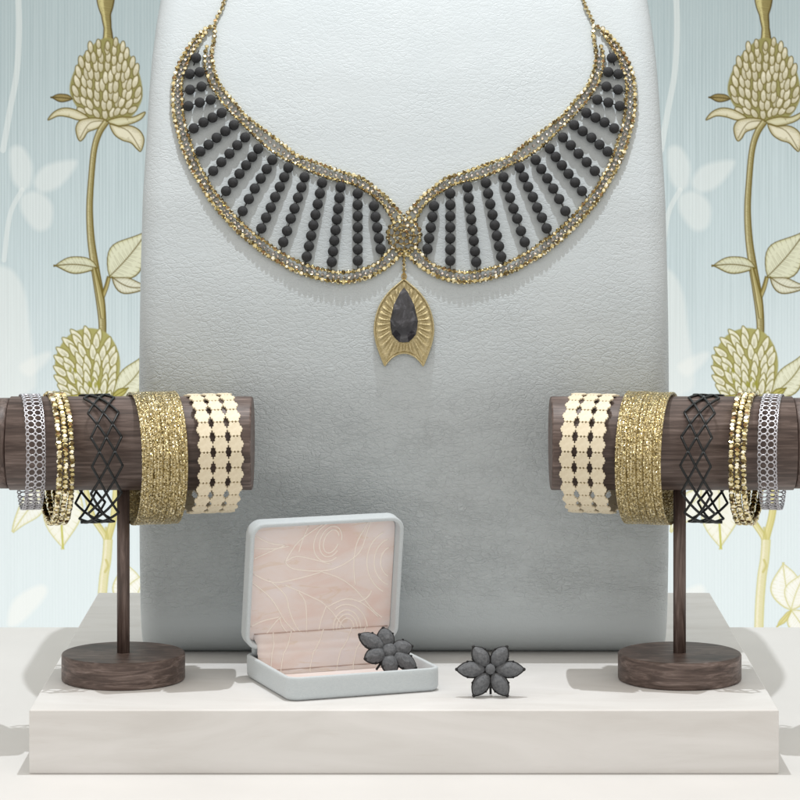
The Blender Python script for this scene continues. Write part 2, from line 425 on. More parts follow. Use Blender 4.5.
def draw_print():
    D1=(104,91,36);D2=(80,67,27);CR=(214,212,190);GR=(148,145,98)
    # faint watercolour ghosts
    line(cm([(16,-40),(19,20),(17,70),(10,110),(3,150)]),WHITE,3,.30)
    faint([(10,150),(22,147),(32,165),(30,185),(22,190),(12,178)],.32)
    faint([(34,182),(45,166),(72,160),(76,166),(60,186),(42,192)],.32)
    faint([(22,196),(38,192),(52,205),(50,226),(36,230),(22,212)],.32)
    line(cm([(22,190),(10,215),(4,260)]),WHITE,2.5,.3)
    faint([(-12,280),(8,268),(24,290),(30,330),(36,372),(30,392),(-12,396)],.32)
    faint([(20,365),(46,352),(50,358),(30,376)],.35)
    faint([(14,600),(40,585),(46,595),(22,622),(8,625)],.5)
    # upper stalk and seed head
    stem([(105,-40),(105.5,0),(106,15),(107.5,28),(108,40)],[17,17,9,7,10],(188,180,128),D2)
    over_h=cm([(107,38),(122,46),(136,66),(142,88),(140,104),(128,119),(108,122),(88,118),(74,102),(70,86),(78,64),(92,46)],6,True)
    fillp(over_h,(140,136,86),1,.8,stroke=(150,142,88),sw=.5,sa=.6)
    rows=[(113,8,10,4.2),(104,10,11,4.3),(95,10,12,4.2),(85.5,10,12.5,4.2),(76,10,12.5,4.1),(67,9,12,4),(58.5,7,11.5,3.8),(50.5,5,11,3.6),(44,3,9,3.4)]
    for yy,n,hl,hw in rows:
        half=np.interp(yy,[40,50,66,90,106,120],[10,20,29,34.5,34,26])
        for k in range(n):
            u=(k+.5)/n*2-1+rng.uniform(-.06,.06); x=107+u*half*.97; y=yy+rng.uniform(-2,2)+u*u*-5
            ang=math.atan2(-(118-y+14),(x-107)*(1.0 if yy<100 else 1.5)*.55+.01)
            if yy>105: ang=math.atan2(-(9),(x-107)*.55+.01)
            P=ell(x,y,hl*.55,hw*.72,ang); o_=rng.randint(-12,10); sh=.5+.5*abs(u)
            fillp(P,(207+o_,203+o_,181+o_),1,.45,stroke=(100,89,42),sw=.5,sa=.9,edge=(170,162,110),ew=1.7)
            ca,sa_=math.cos(ang),math.sin(ang)
            for q in (-.5,.1,.55):
                line([(x-ca*hl*.5-sa_*q*hw*.5,y-sa_*hl*.5+ca*q*hw*.5),(x+ca*hl*.05-sa_*q*hw*.4,y+sa_*hl*.05+ca*q*hw*.4)],(124,114,58),.3,.6,True)
    # sepals
    leaf((72,99),(51,97.5),.22,-.16,(150,134,84),D2,2)
    shape([(88,117),(76,110),(64,108),(54,112),(48,120),(58,116),(68,117),(78,120),(86,120)],(208,204,178),D1,(176,168,120),3)
    shape([(107,121),(95,118),(81,120),(76,127),(77,136),(80,141),(84,138),(88,132),(98,128)],(210,206,182),D1,(176,168,120),4,rib=[(106,121),(90,123),(80,138)])
    shape([(108,121),(120,117),(133,117),(145,112),(141,119),(130,124),(116,126)],(204,202,172),D1,(168,160,108),3)
    shape([(110,124),(119,126),(131,126),(140,131),(144,140),(141,151),(137,149),(131,143),(122,140),(114,134)],(214,210,186),D1,(178,170,122),4,rib=[(110,124),(128,131),(140,149)])
    stem([(106,122),(99,133),(94,150),(91,180),(89.5,210),(91,240),(95,268),(99,292),(102,318),(102.5,336)],[5.6,5.4,5,5,5.6,6.4,7.4,8,7,6],(196,190,150),D1)
    stem([(101,300),(106,288),(109,277)],[4,3.5,3],(190,180,126),D1,False)
    leaf((97,268),(54,266),.26,-.14,(208,210,184),D1,6,(182,178,128))
    leaf((109,277),(147,232),-.28,.34,(212,214,188),D1,7,(186,184,134))
    leaf((112,277),(150,286),-.05,.34,(216,217,198),D1,5)
    stem([(94,268),(101,300),(103,318)],[2.5,6,4],(196,188,140),D1,False)
    # middle seed head
    fillp(cm([(88,328),(108,334),(119,354),(119,376),(110,394),(88,397),(70,394),(57,376),(56,356),(68,336)],6,True),(166,163,104),1,.8)
    D3=(126,118,46)
    for yy,n in [(335,3),(343,5),(352,6),(361,7),(370,7),(379,7),(388,7),(396,6)]:
        half=np.interp(yy,[328,340,356,376,392,400],[10,22,31,31,27,20])
        for k in range(n):
            u=(k+.5)/n*2-1+rng.uniform(-.05,.05); x=87.5+u*half; y=yy+rng.uniform(-2,2)
            ang=-PI/2+u*.75-.25
            fillp(ell(x,y,8.2,3.5,ang,.5),(226,226,206),1,.5,stroke=D3,sw=.55,sa=.85,edge=(200,198,140),ew=1.5)
            for q in (-.9,0,.9):
                line([(x-5*math.cos(ang)-q*math.sin(ang),y-5*math.sin(ang)+q*math.cos(ang)),(x+(1.5+rng.rand())*math.cos(ang)-q*math.sin(ang),y+(1.5+rng.rand())*math.sin(ang)+q*math.cos(ang))],D3,.3,.6,True)
    for k in range(9):
        x=84+rng.uniform(-14,18); y=376+rng.uniform(-8,14); fillp(ell(x,y,3,1.4,-PI/2+rng.uniform(-.4,.4)),(150,148,60),.8,.5)
    leaf((112,396),(150,350),-.12,.30,(222,224,200),D3,6)
    leaf((90,398),(60,398),-.15,.12,(200,196,120),D3,3); leaf((112,398),(128,388),.2,-.2,(190,186,110),D3,2)
    # lower, paler drawing
    D4=(196,190,120);D5=(206,204,150)
    leaf((48,490),(13,532),-.16,.25,(236,239,232),D5,4)
    leaf((60,470),(63,549),.26,-.26,(238,239,228),D5,7)
    line([(61,520),(63,548)],(190,190,80),1,.8)
    stem([(86,490),(92,515),(105,536),(107,545)],[4,5,5,6],(228,224,184),D4,False)
    stem([(117,488),(114,515),(109,535),(107,545)],[7,6,6,6],(222,216,160),D4,False)
    line([(106,528),(108,540)],D4,1.4,.8)
    stem([(108,540),(106.5,560),(103.5,580),(101,620),(100,700)],[8,8,8,8,8],(232,229,204),D5)
    line(cm([(106,560),(108,566),(105,572)]),D4,1.2,.8)
    leaf((133,610),(125,563),.30,-.34,(238,240,234),D5,7); leaf((133,610),(150,570),-.3,.2,(238,240,234),D5,5)
    leaf((133,610),(152,640),-.35,.3,(238,240,234),D5,5); leaf((133,611),(119,627),.12,-.12,(222,216,160),D4,2)
draw_print()
def build_wall():
    m=N('printed wallpaper')
    a=m.attr('print')
    sep=m.n('ShaderNodeSeparateXYZ'); m.l(m.co,sep.inputs[0])
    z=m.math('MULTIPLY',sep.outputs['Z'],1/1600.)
    fade_noise=m.noise(.0025,m.map((1,1,.6)),detail=4,rough=.55)
    zz=m.math('ADD',z,m.math('MULTIPLY',m.math('SUBTRACT',fade_noise,.5),.28))
    c=m.ramp(zz,[(.40,WC[0]),(.60,WC[1]),(.86,WC[2])])  # paler toward the bottom: the wall's light gradient painted into the colour
    # fine ribs pressed in the paper
    w1=m.noise(1,m.map((.42,.42,.005)),detail=2,rough=.6)
    w2=m.n('ShaderNodeTexWave'); w2.bands_direction='X'; w2.inputs['Scale'].default_value=.065; w2.inputs['Distortion'].default_value=1.5; w2.inputs['Detail'].default_value=2
    m.l(m.map((1,1,.02)),w2.inputs['Vector'])
    rib=m.math('ADD',m.math('MULTIPLY',w1,.85),m.math('MULTIPLY',w2.outputs['Fac'],.22))
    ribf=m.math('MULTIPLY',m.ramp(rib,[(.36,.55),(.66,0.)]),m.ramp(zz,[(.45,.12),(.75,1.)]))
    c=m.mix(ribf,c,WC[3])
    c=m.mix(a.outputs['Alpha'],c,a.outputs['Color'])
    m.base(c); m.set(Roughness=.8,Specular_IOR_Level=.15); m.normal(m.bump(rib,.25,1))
    d=F+WALL_Y
    xs_d=(GX-404)/WS; zs=HC-(GY-74)/WS
    rep=658/WS
    xc=xs_d[::3]; jc=list(range(0,len(GX),3))
    drops=[(xc-rep/2,jc),(xs_d,list(range(len(GX)))),(xc+rep/2,jc),(xs_d+rep,list(range(len(GX)))),(xc+1.5*rep,jc)]
    # grid columns: coarse, drop, coarse, drop, coarse
    colx=[-2200.]; tagc=[-1]
    for xs_,jj in drops:
        for v in np.linspace(colx[-1],xs_[0],12)[1:-1]: colx.append(float(v)); tagc.append(-1)
        colx+=[float(v) for v in xs_]; tagc+=jj
    colx.append(2400.); tagc.append(-1)
    rowz=[2200.]+list(zs)+[-1200.]; tagr=[-1]+list(range(len(GY)))+[-1]
    Lx=len(GX)
    colx=np.array(colx);rowz=np.array(rowz);tagc=np.array(tagc);tagr=np.array(tagr)
    nc,nr=len(colx),len(rowz); Z0=-600.0
    V=np.zeros((nr,nc,3)); V[...,0]=colx[None,:]; V[...,1]=0; V[...,2]=rowz[:,None]-Z0
    C=np.zeros((nr,nc,4))
    cc=np.concatenate([PC,PA[...,None]],2)
    cc[:2]=0*cc[:2]
    cc[:2,:,:3]=cc[2:3,:,:3]; cc[-2:,:,:3]=cc[-3:-2,:,:3]; cc[:, :4,3]*=0; cc[:,-4:,3]*=0; cc[-2:,:,3]=0
    I=np.where(tagr>=0)[0]; J=np.where(tagc>=0)[0]
    C[np.ix_(I,J)]=cc[np.ix_(tagr[I],tagc[J])]
    idx=np.arange(nr*nc).reshape(nr,nc)
    Fq=np.stack([idx[:-1,:-1],idx[1:,:-1],idx[1:,1:],idx[:-1,1:]],-1).reshape(-1,4)
    me=bpy.data.meshes.new('wall'); me.vertices.add(nr*nc); me.vertices.foreach_set('co',(V.reshape(-1)*S).astype(np.float32))
    me.loops.add(Fq.size); me.loops.foreach_set('vertex_index',Fq.reshape(-1).astype(np.int32))
    me.polygons.add(len(Fq)); me.polygons.foreach_set('loop_start',(np.arange(len(Fq))*4).astype(np.int32))
    me.update(calc_edges=True)
    at=me.color_attributes.new('print','FLOAT_COLOR','POINT'); at.data.foreach_set('color',C.reshape(-1).astype(np.float32))
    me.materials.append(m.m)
    o=bpy.data.objects.new('wall',me); col.objects.link(o); o.location=(0,WALL_Y*S,Z0*S)
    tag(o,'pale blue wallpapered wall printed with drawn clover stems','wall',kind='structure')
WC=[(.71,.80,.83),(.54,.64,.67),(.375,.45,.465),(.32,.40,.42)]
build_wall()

# ------------------------------------------------------------------ display cushion
ZS=[0,6,16,32,60,110,180,260,300,330,380,415,500,580,635,720,800,950]
YS=[322,306,292,279,266,252,242,236,234.5,235.3,240,246,268,297,319,357,396,470]
_zz=np.linspace(0,960,481); _yy=np.interp(_zz,ZS,YS)
_k=np.exp(-.5*(np.arange(-12,13)/5.)**2); _k/=_k.sum()
_sm=np.convolve(np.pad(_yy,12,mode='reflect',reflect_type='odd'),_k,'valid'); _w=np.clip((_zz-40)/50,0,1); _yy=_yy*(1-_w)+_sm*_w
DENTS=[(-215,120,60,55,3.5),(180,110,75,50,3),(-120,200,70,40,-2),(60,150,90,60,-1.5),(-240,210,40,60,1.5),(240,190,40,60,1.5)]
def cush_y(x,z):
    y=interp(z,_zz,_yy)
    for cx,cz,sx,sz,a in DENTS: y+=a*math.exp(-((x-cx)/sx)**2-((z-cz)/sz)**2)
    return y
HWZ=[0,6,16,40,500,563,612,652,690,718,750,790,840,885,920,940,950]
HWX=[287,287.5,288,288,285.5,283.3,282,280,276.5,272.7,266.5,256,234,199,150,98,30]
def cushion():
    mb=MB(); rows=[]
    zl=[0,2,5,9,14,20,28,36]+list(np.linspace(46,930,150))+[936,942,946,950]
    NX=90
    for z in zl:
        w=interp(z,HWZ,HWX); T=interp(z,[0,30,820,950],[120,150,150,90]); r=min(24,w*.8,T*.45)
        loop=[]
        ts=np.linspace(-1,1,NX)
        for x in ts*(w-r): loop.append((x,cush_y(x,z)))
        for k in range(1,12):
            a=-PI/2+PI/2*k/11; xx=w-r+r*math.cos(a); loop.append((xx,cush_y(w-r,z)+r+r*math.sin(a)))
        yb=interp(z,_zz,_yy)+T
        for k in range(0,12):
            a=PI/2*k/11; loop.append((w-r+r*math.cos(a),yb-r+r*math.sin(a)))
        for x in np.linspace(1,-1,20)[1:-1]*(w-r): loop.append((x,yb))
        for k in range(0,12):
            a=PI/2+PI/2*k/11; loop.append((-(w-r)+r*math.cos(a),yb-r+r*math.sin(a)))
        for k in range(0,11):
            a=PI+PI/2*k/11; loop.append((-(w-r)+r*math.cos(a),cush_y(-(w-r),z)+r+r*math.sin(a)))
        rows.append([(x,y,z) for x,y in loop])
    n=len(rows[0]); vs=[p for r_ in rows for p in r_]; fs=[]
    for i in range(len(rows)-1):
        for k in range(n):
            l=(k+1)%n; fs.append((i*n+k,i*n+l,(i+1)*n+l,(i+1)*n+k))
    q=len(rows)-1
    fs.append(tuple(range(n-1,-1,-1))); fs.append(tuple(q*n+k for k in range(n)))
    mb.add(vs,fs,True)
    o=mb.build('display_cushion',M['leather'],None,(0,320,0))
    tag(o,'tall arched display pad in pale grey crinkled leather wearing the collar necklace','display pad')
cushion()
def on_cushion(px,py,off=0.0):
    """the point on the pad's face seen at a photo point, lifted off it by off"""
    a,b_=ray(px,py); y=280.0
    for _ in range(30):
        d=F+y; y=.5*y+.5*cush_y(a*d,HC+b_*d)
    d=F+y; p=Vector((a*d,y,HC+b_*d))
    sl=(cush_y(p.x,p.z+3)-cush_y(p.x,p.z-3))/6
    n=Vector((0,-1,sl)).normalized()
    return p+n*off, n

# ------------------------------------------------------------------ necklace
AX=404.0
STR=[[(117,192)],[(128,237),(96,243)],[(134,283),(97,293)],[(163,325),(128,334),(92,345)],
 [(198,367),(169,382),(140,397),(109,416)],[(237,406),(210,425),(182,446),(156,468),(130,490)],
 [(273,445),(248,470),(223,497),(197,524),(171,552)],[(315,481),(296,507),(276,534),(255,561),(234,589),(212,616)],
 [(360,517),(342,546),(323,576),(304,608),(285,641),(265,679)],
 [(411,542),(398,572),(384,603),(369,635),(355,668),(340,700),(325,734)],
 [(463,572),(453,604),(442,637),(431,671),(419,703),(407,742),(395,778)]]
STR=[[(160+x/3.2,y/3.2) for x,y in s] for s in STR]
def lin(a,b_,n): return [(a[0]+(b_[0]-a[0])*k/(n-1),a[1]+(b_[1]-a[1])*k/(n-1)) for k in range(n)]
STR+= [lin((322.2,184.4),(306.9,257.7),8),lin((340.6,188.7),(331.9,263),8),lin((357.8,195),(357.9,261.7),7),lin((374,207.2),(380.6,250),5)]
CA=[(214.5,28),(215,35),(213.5,45),(212,55),(213,65),(215,74),(218.5,83),(222,89),(227,95),(233,102),(239,109),(245,116.5),(254,123.5),(268,134),(285,147),(293,154),(301,158.5),(314,163),(335,170.5),(348,175),(355,177),(365,181),(375,189),(384,196),(392.5,205),(400,213.5)]
CB=[(207,48),(205.5,54),(205,62),(205.5,71),(208,78),(210,84.5),(213,89.5),(218,96.5),(221.5,102.5),(227,108.5),(233,115),(239,121),(246,128),(260,141.5),(267,148),(273,152.5),(281,157.5),(288,161.5),(296,164.5),(303,168.5),(312,172.5),(320,175.6),(329,179),(336,180.6),(346,183),(355,185.6),(362.5,190),(370,194),(377.5,200),(384,206),(389,214),(392.5,220.6)]
CC=[(210.5,28.5),(205,30.5),(200.5,34.5),(196,39.5),(192,43.5),(189,48),(185.5,53.5),(182.5,59),(179.5,64.5),(176,74),(174.5,81),(173.7,90),(173.5,99),(173.5,108),(174.5,117),(176.5,126),(179,136),(181.7,146),(184.6,154),(188.5,162.5),(193,172.5),(199,182),(205.5,193),(210,200),(217,209),(226,219.5),(235,229),(244,237.5),(256,247),(267.5,256),(280,263),(290,269),(302.5,274),(315,277.8),(323,280),(332.5,281.3),(345,282.5),(357.5,280.6),(369,277.5),(380,272),(387.5,267),(395,260.6),(400,255)]
CD=[(206,34),(202,39),(197,47),(193,53),(189,61),(186,69),(183.5,76),(181.7,84),(181.5,91),(182.3,100),(182.6,108),(183.5,117),(185,125),(187,133),(190,141),(193,151),(197,161.5),(201,170),(205.5,177),(209,184.5),(214,191.5),(219,198),(225,205),(232,213.5),(241,223),(249,230),(256,236),(264,241),(270,245.6),(276,250),(286,256),(295,260.6),(305,265),(316,268.75),(325,270.6),(335,272.5),(344,273),(352.5,272),(361,270),(371,267),(379,262.5),(385,255.6),(392.5,248)]
NECK=[(229,-14),(226,-4),(222.5,8),(219,15),(216,21),(214.5,27)]
GOLDS=[(.90,.82,.56),(.78,.68,.38),(.97,.94,.80),(.60,.51,.26),(.86,.78,.50)]
DARKS=[(.17,.125,.06),(.22,.175,.08),(.12,.09,.045),(.25,.15,.075),(.30,.26,.13)]
def link(mb,p,n,t,r,dark=True):
    """one faceted cup: gold rim facets and a dark stone facet facing out"""
    t=(t-n*t.dot(n)).normalized(); s=n.cross(t)
    k=7; rings=[(.0,-.75,.55),(.0,-.15,1.0),(.0,.45,.92),(.0,.80,.55)]
    vs=[];fs=[];cs=[]; ph=random.uniform(0,1); e=random.uniform(.88,1.08)
    tilt=Vector((random.uniform(-.25,.25),random.uniform(-.25,.25)))
    for _,h,q in rings:
        for i in range(k):
            w=2*PI*(i+ph)/k; u=math.cos(w)*q*r*e; v=math.sin(w)*q*r
            vs.append(p+t*u+s*v+n*(h*r*.95+(u*tilt.x+v*tilt.y)*.8))
    for j in range(3):
        for i in range(k):
            l=(i+1)%k; fs.append((j*k+i,j*k+l,(j+1)*k+l,(j+1)*k+i))
            g=random.choice(GOLDS); d=random.choice(DARKS)
            cs.append(d if (j==2 and random.random()<.40) or (j<2 and random.random()<.20) else g)
    fs.append(tuple(3*k+i for i in range(k))); cs.append(random.choice(DARKS) if random.random()<.6 else random.choice(GOLDS))
    fs.append(tuple(range(k-1,-1,-1))); cs.append(GOLDS[1])
    mb.add(vs,fs,False,cs)
def chain(mb,pts2,step,r,off,mirror,z=0):
    pts2=resample(catmull([(x,y,0) for x,y in pts2],6),step)
    P=[]
    for q in pts2:
        x=2*AX-q.x if mirror else q.x
        P.append(on_cushion(x,q.y,off))
    for i,(p,n) in enumerate(P):
        t=P[min(i+1,len(P)-1)][0]-P[max(i-1,0)][0]
        link(mb,p,n,t.normalized(),r*random.uniform(.92,1.05))
    o=len(mb.f); tube(mb,[p-n*r*.35 for p,n in P],r*.42,5)
    for i in range(o,len(mb.f)): mb.c[i]=(.50,.36,.14); mb.sm[i]=True
org=on_cushion(404,366,2)[0]
neck=empty('collar_necklace',org)
tag(neck,"winged collar necklace of black beads and gold chain with a drop pendant","necklace")
bead_me=None
def bead_mesh():
    me=bpy.data.meshes.new('bead'); me.from_pydata([tuple(v*5.7*S) for v in SPH[0]],[],SPH[1])
    me.polygons.foreach_set('use_smooth',[True]*len(SPH[1])); me.materials.append(M['bead']); return me
bead_me=bead_mesh()
rest=MB()
for mirror in (False,True):
    mx=(lambda x:2*AX-x) if mirror else (lambda x:x)
    for nm,pts,st,r in (('neck_chain',NECK,4.6,2.7),('upper_outer_chain',CA,5.0,2.95),('upper_inner_chain',CB,5.0,2.65),('lower_outer_chain',CC,5.4,3.1),('lower_inner_chain',CD,5.2,2.7)):
        mb=MB(); chain(mb,pts,st,r,3.4,mirror)
        mb.build({'neck_chain':'neck_chain','upper_outer_chain':'neckline_chain','upper_inner_chain':'lining_chain','lower_outer_chain':'edge_chain','lower_inner_chain':'border_chain'}[nm],M['gold'],neck,org)
    for nm,c1,c2 in (('neckline_stones',CA[3:],CB),('edge_stones',CC,CD)):
        n_=int(sum(math.dist(a,b_) for a,b_ in zip(c1,c1[1:]))/5.6)
        q1=resample(catmull([(x,y,0) for x,y in c1],6),.5); q2=resample(catmull([(x,y,0) for x,y in c2],6),.5)
        mb=MB()
        for k in range(1,n_):
            u=k/n_; a=q1[int(u*(len(q1)-1))]; b_=q2[int(u*(len(q2)-1))]
            if (a-b_).length<7.2: continue
            m_=(a+b_)/2; p,n=on_cushion(mx(m_.x),m_.y,2.0); f0=len(mb.f); link(mb,p,n,Vector((random.uniform(-1,1),0,random.uniform(-1,1))).normalized(),2.05)
            for i in range(f0,len(mb.f)):
                g=random.uniform(.25,.85); mb.c[i]=(g,g*.93,g*.91)
        mb.build(nm,M['gold'],neck,org)
    for si,s in enumerate(STR):
        P=[on_cushion(mx(x),y,5.6)[0] for x,y in s]
        # thread runs from the upper chain to the lower one
        if len(P)>1:
            d0=(P[0]-P[1]).normalized(); d1=(P[-1]-P[-2]).normalized()
        else: d0=Vector((.35 if not mirror else -.35,0,1)).normalized(); d1=-d0
        th=[P[0]+d0*9]+P+[P[-1]+d1*9]
        mb=MB(); tube(mb,th,.7,5)
        so=mb.build('bead_strand',M['blackmetal'],neck,org)
        for p in P:
            if si>=8:
                o=bpy.data.objects.new('bead',bead_me); col.objects.link(o); o.parent=so
                o.location=(p-org)*S; o.rotation_euler=(random.uniform(0,6),random.uniform(0,6),random.uniform(0,6))
            else:
                R=randrot(); rest.add([p+(R@v)*5.7 for v in SPH[0]],SPH[1],True)
o=rest.build('beads',M['bead'],neck,org); o['kind']='stuff'
# centre medallion
mb=MB()
def mlink(px,py,r,off):
    p,n=on_cushion(px,py,off); link(mb,p,n,Vector((random.uniform(-1,1),0,random.uniform(-1,1))).normalized(),r)
for k in range(17):
    w=2*PI*k/17; mlink(404+16.4*math.cos(w),235.5+15*math.sin(w),2.7,3.6)
for k in range(9):
    w=2*PI*k/9+.2; mlink(404+10.2*math.cos(w),235.5+9.6*math.sin(w),2.6,4.4)
for k in range(5):
    w=2*PI*k/5+.3; mlink(404+4.2*math.cos(w),235.5+4.2*math.sin(w),2.4,5.2)
for x,y in ((404,217),(398.5,218.5),(409.5,218.5),(404,254),(396.5,251.5),(411.5,251.5)): mlink(x,y,2.7,4)
for rr in (16.2,10,4.2):
    o_=len(mb.f); tube(mb,[on_cushion(404+rr*math.cos(w),235.5+rr*.93*math.sin(w),2.2)[0] for w in np.linspace(0,2*PI,41)[:-1]],.9,5,True)
    for i in range(o_,len(mb.f)): mb.c[i]=(.5,.38,.18)
for k in range(8):
    w=2*PI*k/8; o_=len(mb.f); tube(mb,[on_cushion(404+r_*math.cos(w),235.5+r_*.93*math.sin(w),2)[0] for r_ in (3,10,16.2)],.7,5)
    for i in range(o_,len(mb.f)): mb.c[i]=(.5,.38,.18)
mb.build('medallion',M['gold'],neck,org)
mb=MB()
for y in (257,261.5,266,270.5): mlink(404,y,2.3,3.6)
P=[on_cushion(404,y,3.4)[0] for y in (254,262,270,280)]
o_=len(mb.f); tube(mb,P,1.0,6)
for i in range(o_,len(mb.f)): mb.c[i]=(.45,.32,.12)
ring=[on_cushion(404+2.2*math.cos(w),277+3*math.sin(w),3.4)[0] for w in np.linspace(0,2*PI,17)[:-1]]
o_=len(mb.f); tube(mb,ring,.7,5,True)
for i in range(o_,len(mb.f)): mb.c[i]=(.5,.36,.14)
mb.build('pendant_link',M['gold'],neck,org)
# pendant: ribbed gold plate round a faceted drop stone
def pendant():
    half=[(404,279.5),(397.5,285),(389,292.5),(380.8,304),(376,317),(374.4,330.5),(376.4,343),(380,354),(384.8,366)]
    notch=[(384.8,366),(388.5,361),(393.5,356.5),(399,353.8),(404,353)]
    L=catmull([(x,y,0) for x,y in half],7); Nn=catmull([(x,y,0) for x,y in notch],5)[1:]
    left=[(q.x,q.y) for q in L]+[(q.x,q.y) for q in Nn]
    out=left+[(808-x,y) for x,y in reversed(left[1:-1])]
    def stone_pt(w,q=1.0):   # teardrop, apex up
        x=15.4*math.sin(w)*(abs(math.sin(w/2))**.65)*1.12; y=-math.cos(w)
        cy=317.5; yy=cy+(26.2 if y>0 else 30.0)*y
        return 404-x*q-.0,cy+(yy-cy)*q
    # polar resample so rim and stone outline correspond
    n=168; c=(404,322)
    ang_o=[]
    O=resample([(x,y,0) for x,y in out+[out[0]]],.25)
    Oa=np.array([math.atan2(q.x-c[0],-(q.y-c[1])) for q in O]); Or=np.array([math.hypot(q.x-c[0],q.y-c[1]) for q in O])
    st=[stone_pt(w) for w in np.linspace(0,2*PI,400)]
    Sa=np.array([math.atan2(x-c[0],-(y-c[1])) for x,y in st]); Sr=np.array([math.hypot(x-c[0],y-c[1]) for x,y in st])
    def rad(A,Rr,a):
        o=np.argsort(A); return float(np.interp(a,A[o],Rr[o],period=2*PI))
    mb=MB(); rings=10; G=[]
    for i in range(n):
        a=-PI+2*PI*i/n; ro=rad(Oa,Or,a); rs=rad(Sa,Sr,a)*.95
        rib=math.cos(a*26)
        rowp=[]
        for k in range(rings+1):
            t=k/rings; r=rs+(ro-rs)*t
            h=2.6+1.5*max(rib,-.6)*math.sin(PI*min(t*1.15,1)) + (1.3 if t>.93 else 0)+ (1.2 if t<.08 else 0) - (.5 if .85<t<=.93 else 0)
            rowp.append(on_cushion(c[0]+r*math.sin(a),c[1]-r*math.cos(a),h)[0])
        rowp.append(on_cushion(c[0]+ro*math.sin(a),c[1]-ro*math.cos(a),.6)[0])
        G.append(rowp)
    m=rings+2; vs=[p for g in G for p in g]; fs=[]
    for i in range(n):
        j=(i+1)%n
        for k in range(m-1): fs.append((i*m+k,i*m+k+1,j*m+k+1,j*m+k))
    mb.add(vs,fs,False)
    p=mb.build('pendant',M['gold_pendant'],neck,org)
    # tips outlines
    mb=MB(); tube(mb,[on_cushion(q.x,q.y,3.2)[0] for q in O[::6]],.95,6,True)
    mb.build('pendant_rim',M['gold_pendant'],p,org)
    mb=MB(); k=11; vs=[];fs=[]
    lev=[(1.0,2.0),(.98,4.6),(.66,9.6),(.33,11.6)]
    for q,h in lev:
        for i in range(k):
            w=2*PI*(i+(.5 if q in(.70,) else 0))/k; x,y=stone_pt(w,q); vs.append(on_cushion(x,y+ (1-q)*3,h)[0])
    for j in range(3):
        for i in range(k):
            l=(i+1)%k
            fs.append((j*k+i,j*k+l,(j+1)*k+i)); fs.append((j*k+l,(j+1)*k+l,(j+1)*k+i))
    fs.append(tuple(3*k+i for i in range(k)))
    mb.add(vs,fs,False); mb.build('drop_stone',M['dropstone'],p,org)
pendant()

# ------------------------------------------------------------------ bracelet stands
SY=161.0; BZ=248.0; BR=49.0
def stand(x):
    root=empty('bracelet_stand',(x,SY,0)); o=(0,0,0)
    mb=MB(); prof=[(62.5,0),(64.2,.6),(64.8,2)]+[(64.8,26)]+[(64.2,27.6),(62.8,28.2)]
    lathe(mb,prof,96)
    for i in (len(mb.f)-1,len(mb.f)-2): mb.sm[i]=False
    mb.build('base',M['wood_base'],root)
    mb=MB(); lathe(mb,[(6.7,28),(6.7,BZ-BR+3)],28); mb.build('pole',M['wood_pole'],root)
    mb=MB(); lathe(mb,[(BR-2.2,-119),(BR,-118.2),(BR,134),(BR-.6,135.4),(BR-2,136)],96,'X',(0,0,BZ))
    for i in (len(mb.f)-1,len(mb.f)-2): mb.sm[i]=False
    bar=mb.build('bar',M['wood_bar'],root)
    mb=MB(); lathe(mb,[(BR-3,-136),(BR-1.6,-135),(BR-1.6,-120.4),(BR-3.4,-119.2)],96,'X',(0,0,BZ))
    for i in (len(mb.f)-1,len(mb.f)-2): mb.sm[i]=False
    mb.build('end_cap',M['wood_pole'],bar)
    return root
LX=-295.0; RX=289.7
st=stand(LX)
tag(st,'dark wooden T bar bracelet stand left of the pink lined box','bracelet stand','wooden bracelet stands')
s2=copy_tree(st); s2.location=Vector((RX,SY,0))*S; s2.rotation_euler=(0,0,PI)
tag(s2,'dark wooden T bar bracelet stand right of the upright charcoal flower','bracelet stand','wooden bracelet stands')

# ------------------------------------------------------------------ bracelets (ring axis along local X, origin at the ring's lowest point)
def ringpt(x,w,R): return Vector((x,-R*math.cos(w),R+R*math.sin(w)))   # w=0 front, pi/2 top
def rn(w): return Vector((0,-math.cos(w),math.sin(w)))
def place(root,xc,R,t,top):
    root.location=Vector((xc,SY,BZ+BR+top-2*R))*S; root.rotation_euler=(0,0,t)
def b_silver():
    R=60.0; root=empty('chain_bracelet',(0,0,0)); mb=MB()
    n=52; p=2*PI/n
    def ring(x,w,r,th,k):
        pts=[ringpt(x+r*math.cos(a),w+r*math.sin(a)/R,R) for a in np.linspace(0,2*PI,k+1)[:-1]]
        tube(mb,pts,th,5,True)
    for i in range(n):
        for x in (-3.9,3.9): ring(x,i*p,3.7,.74,12)
        for x in (-7.9,0,7.9): ring(x,(i+.5)*p,2.1,.66,8)
    mb.build('link_mesh',M['silver'],root)
    mb=MB()
    for x in (-9.4,9.4): tube(mb,[ringpt(x+.5*(-1)**k,2*PI*k/104,R+.1) for k in range(104)],.5,5,True)
    mb.build('edge_wire',M['silver'],root)
    return root,R
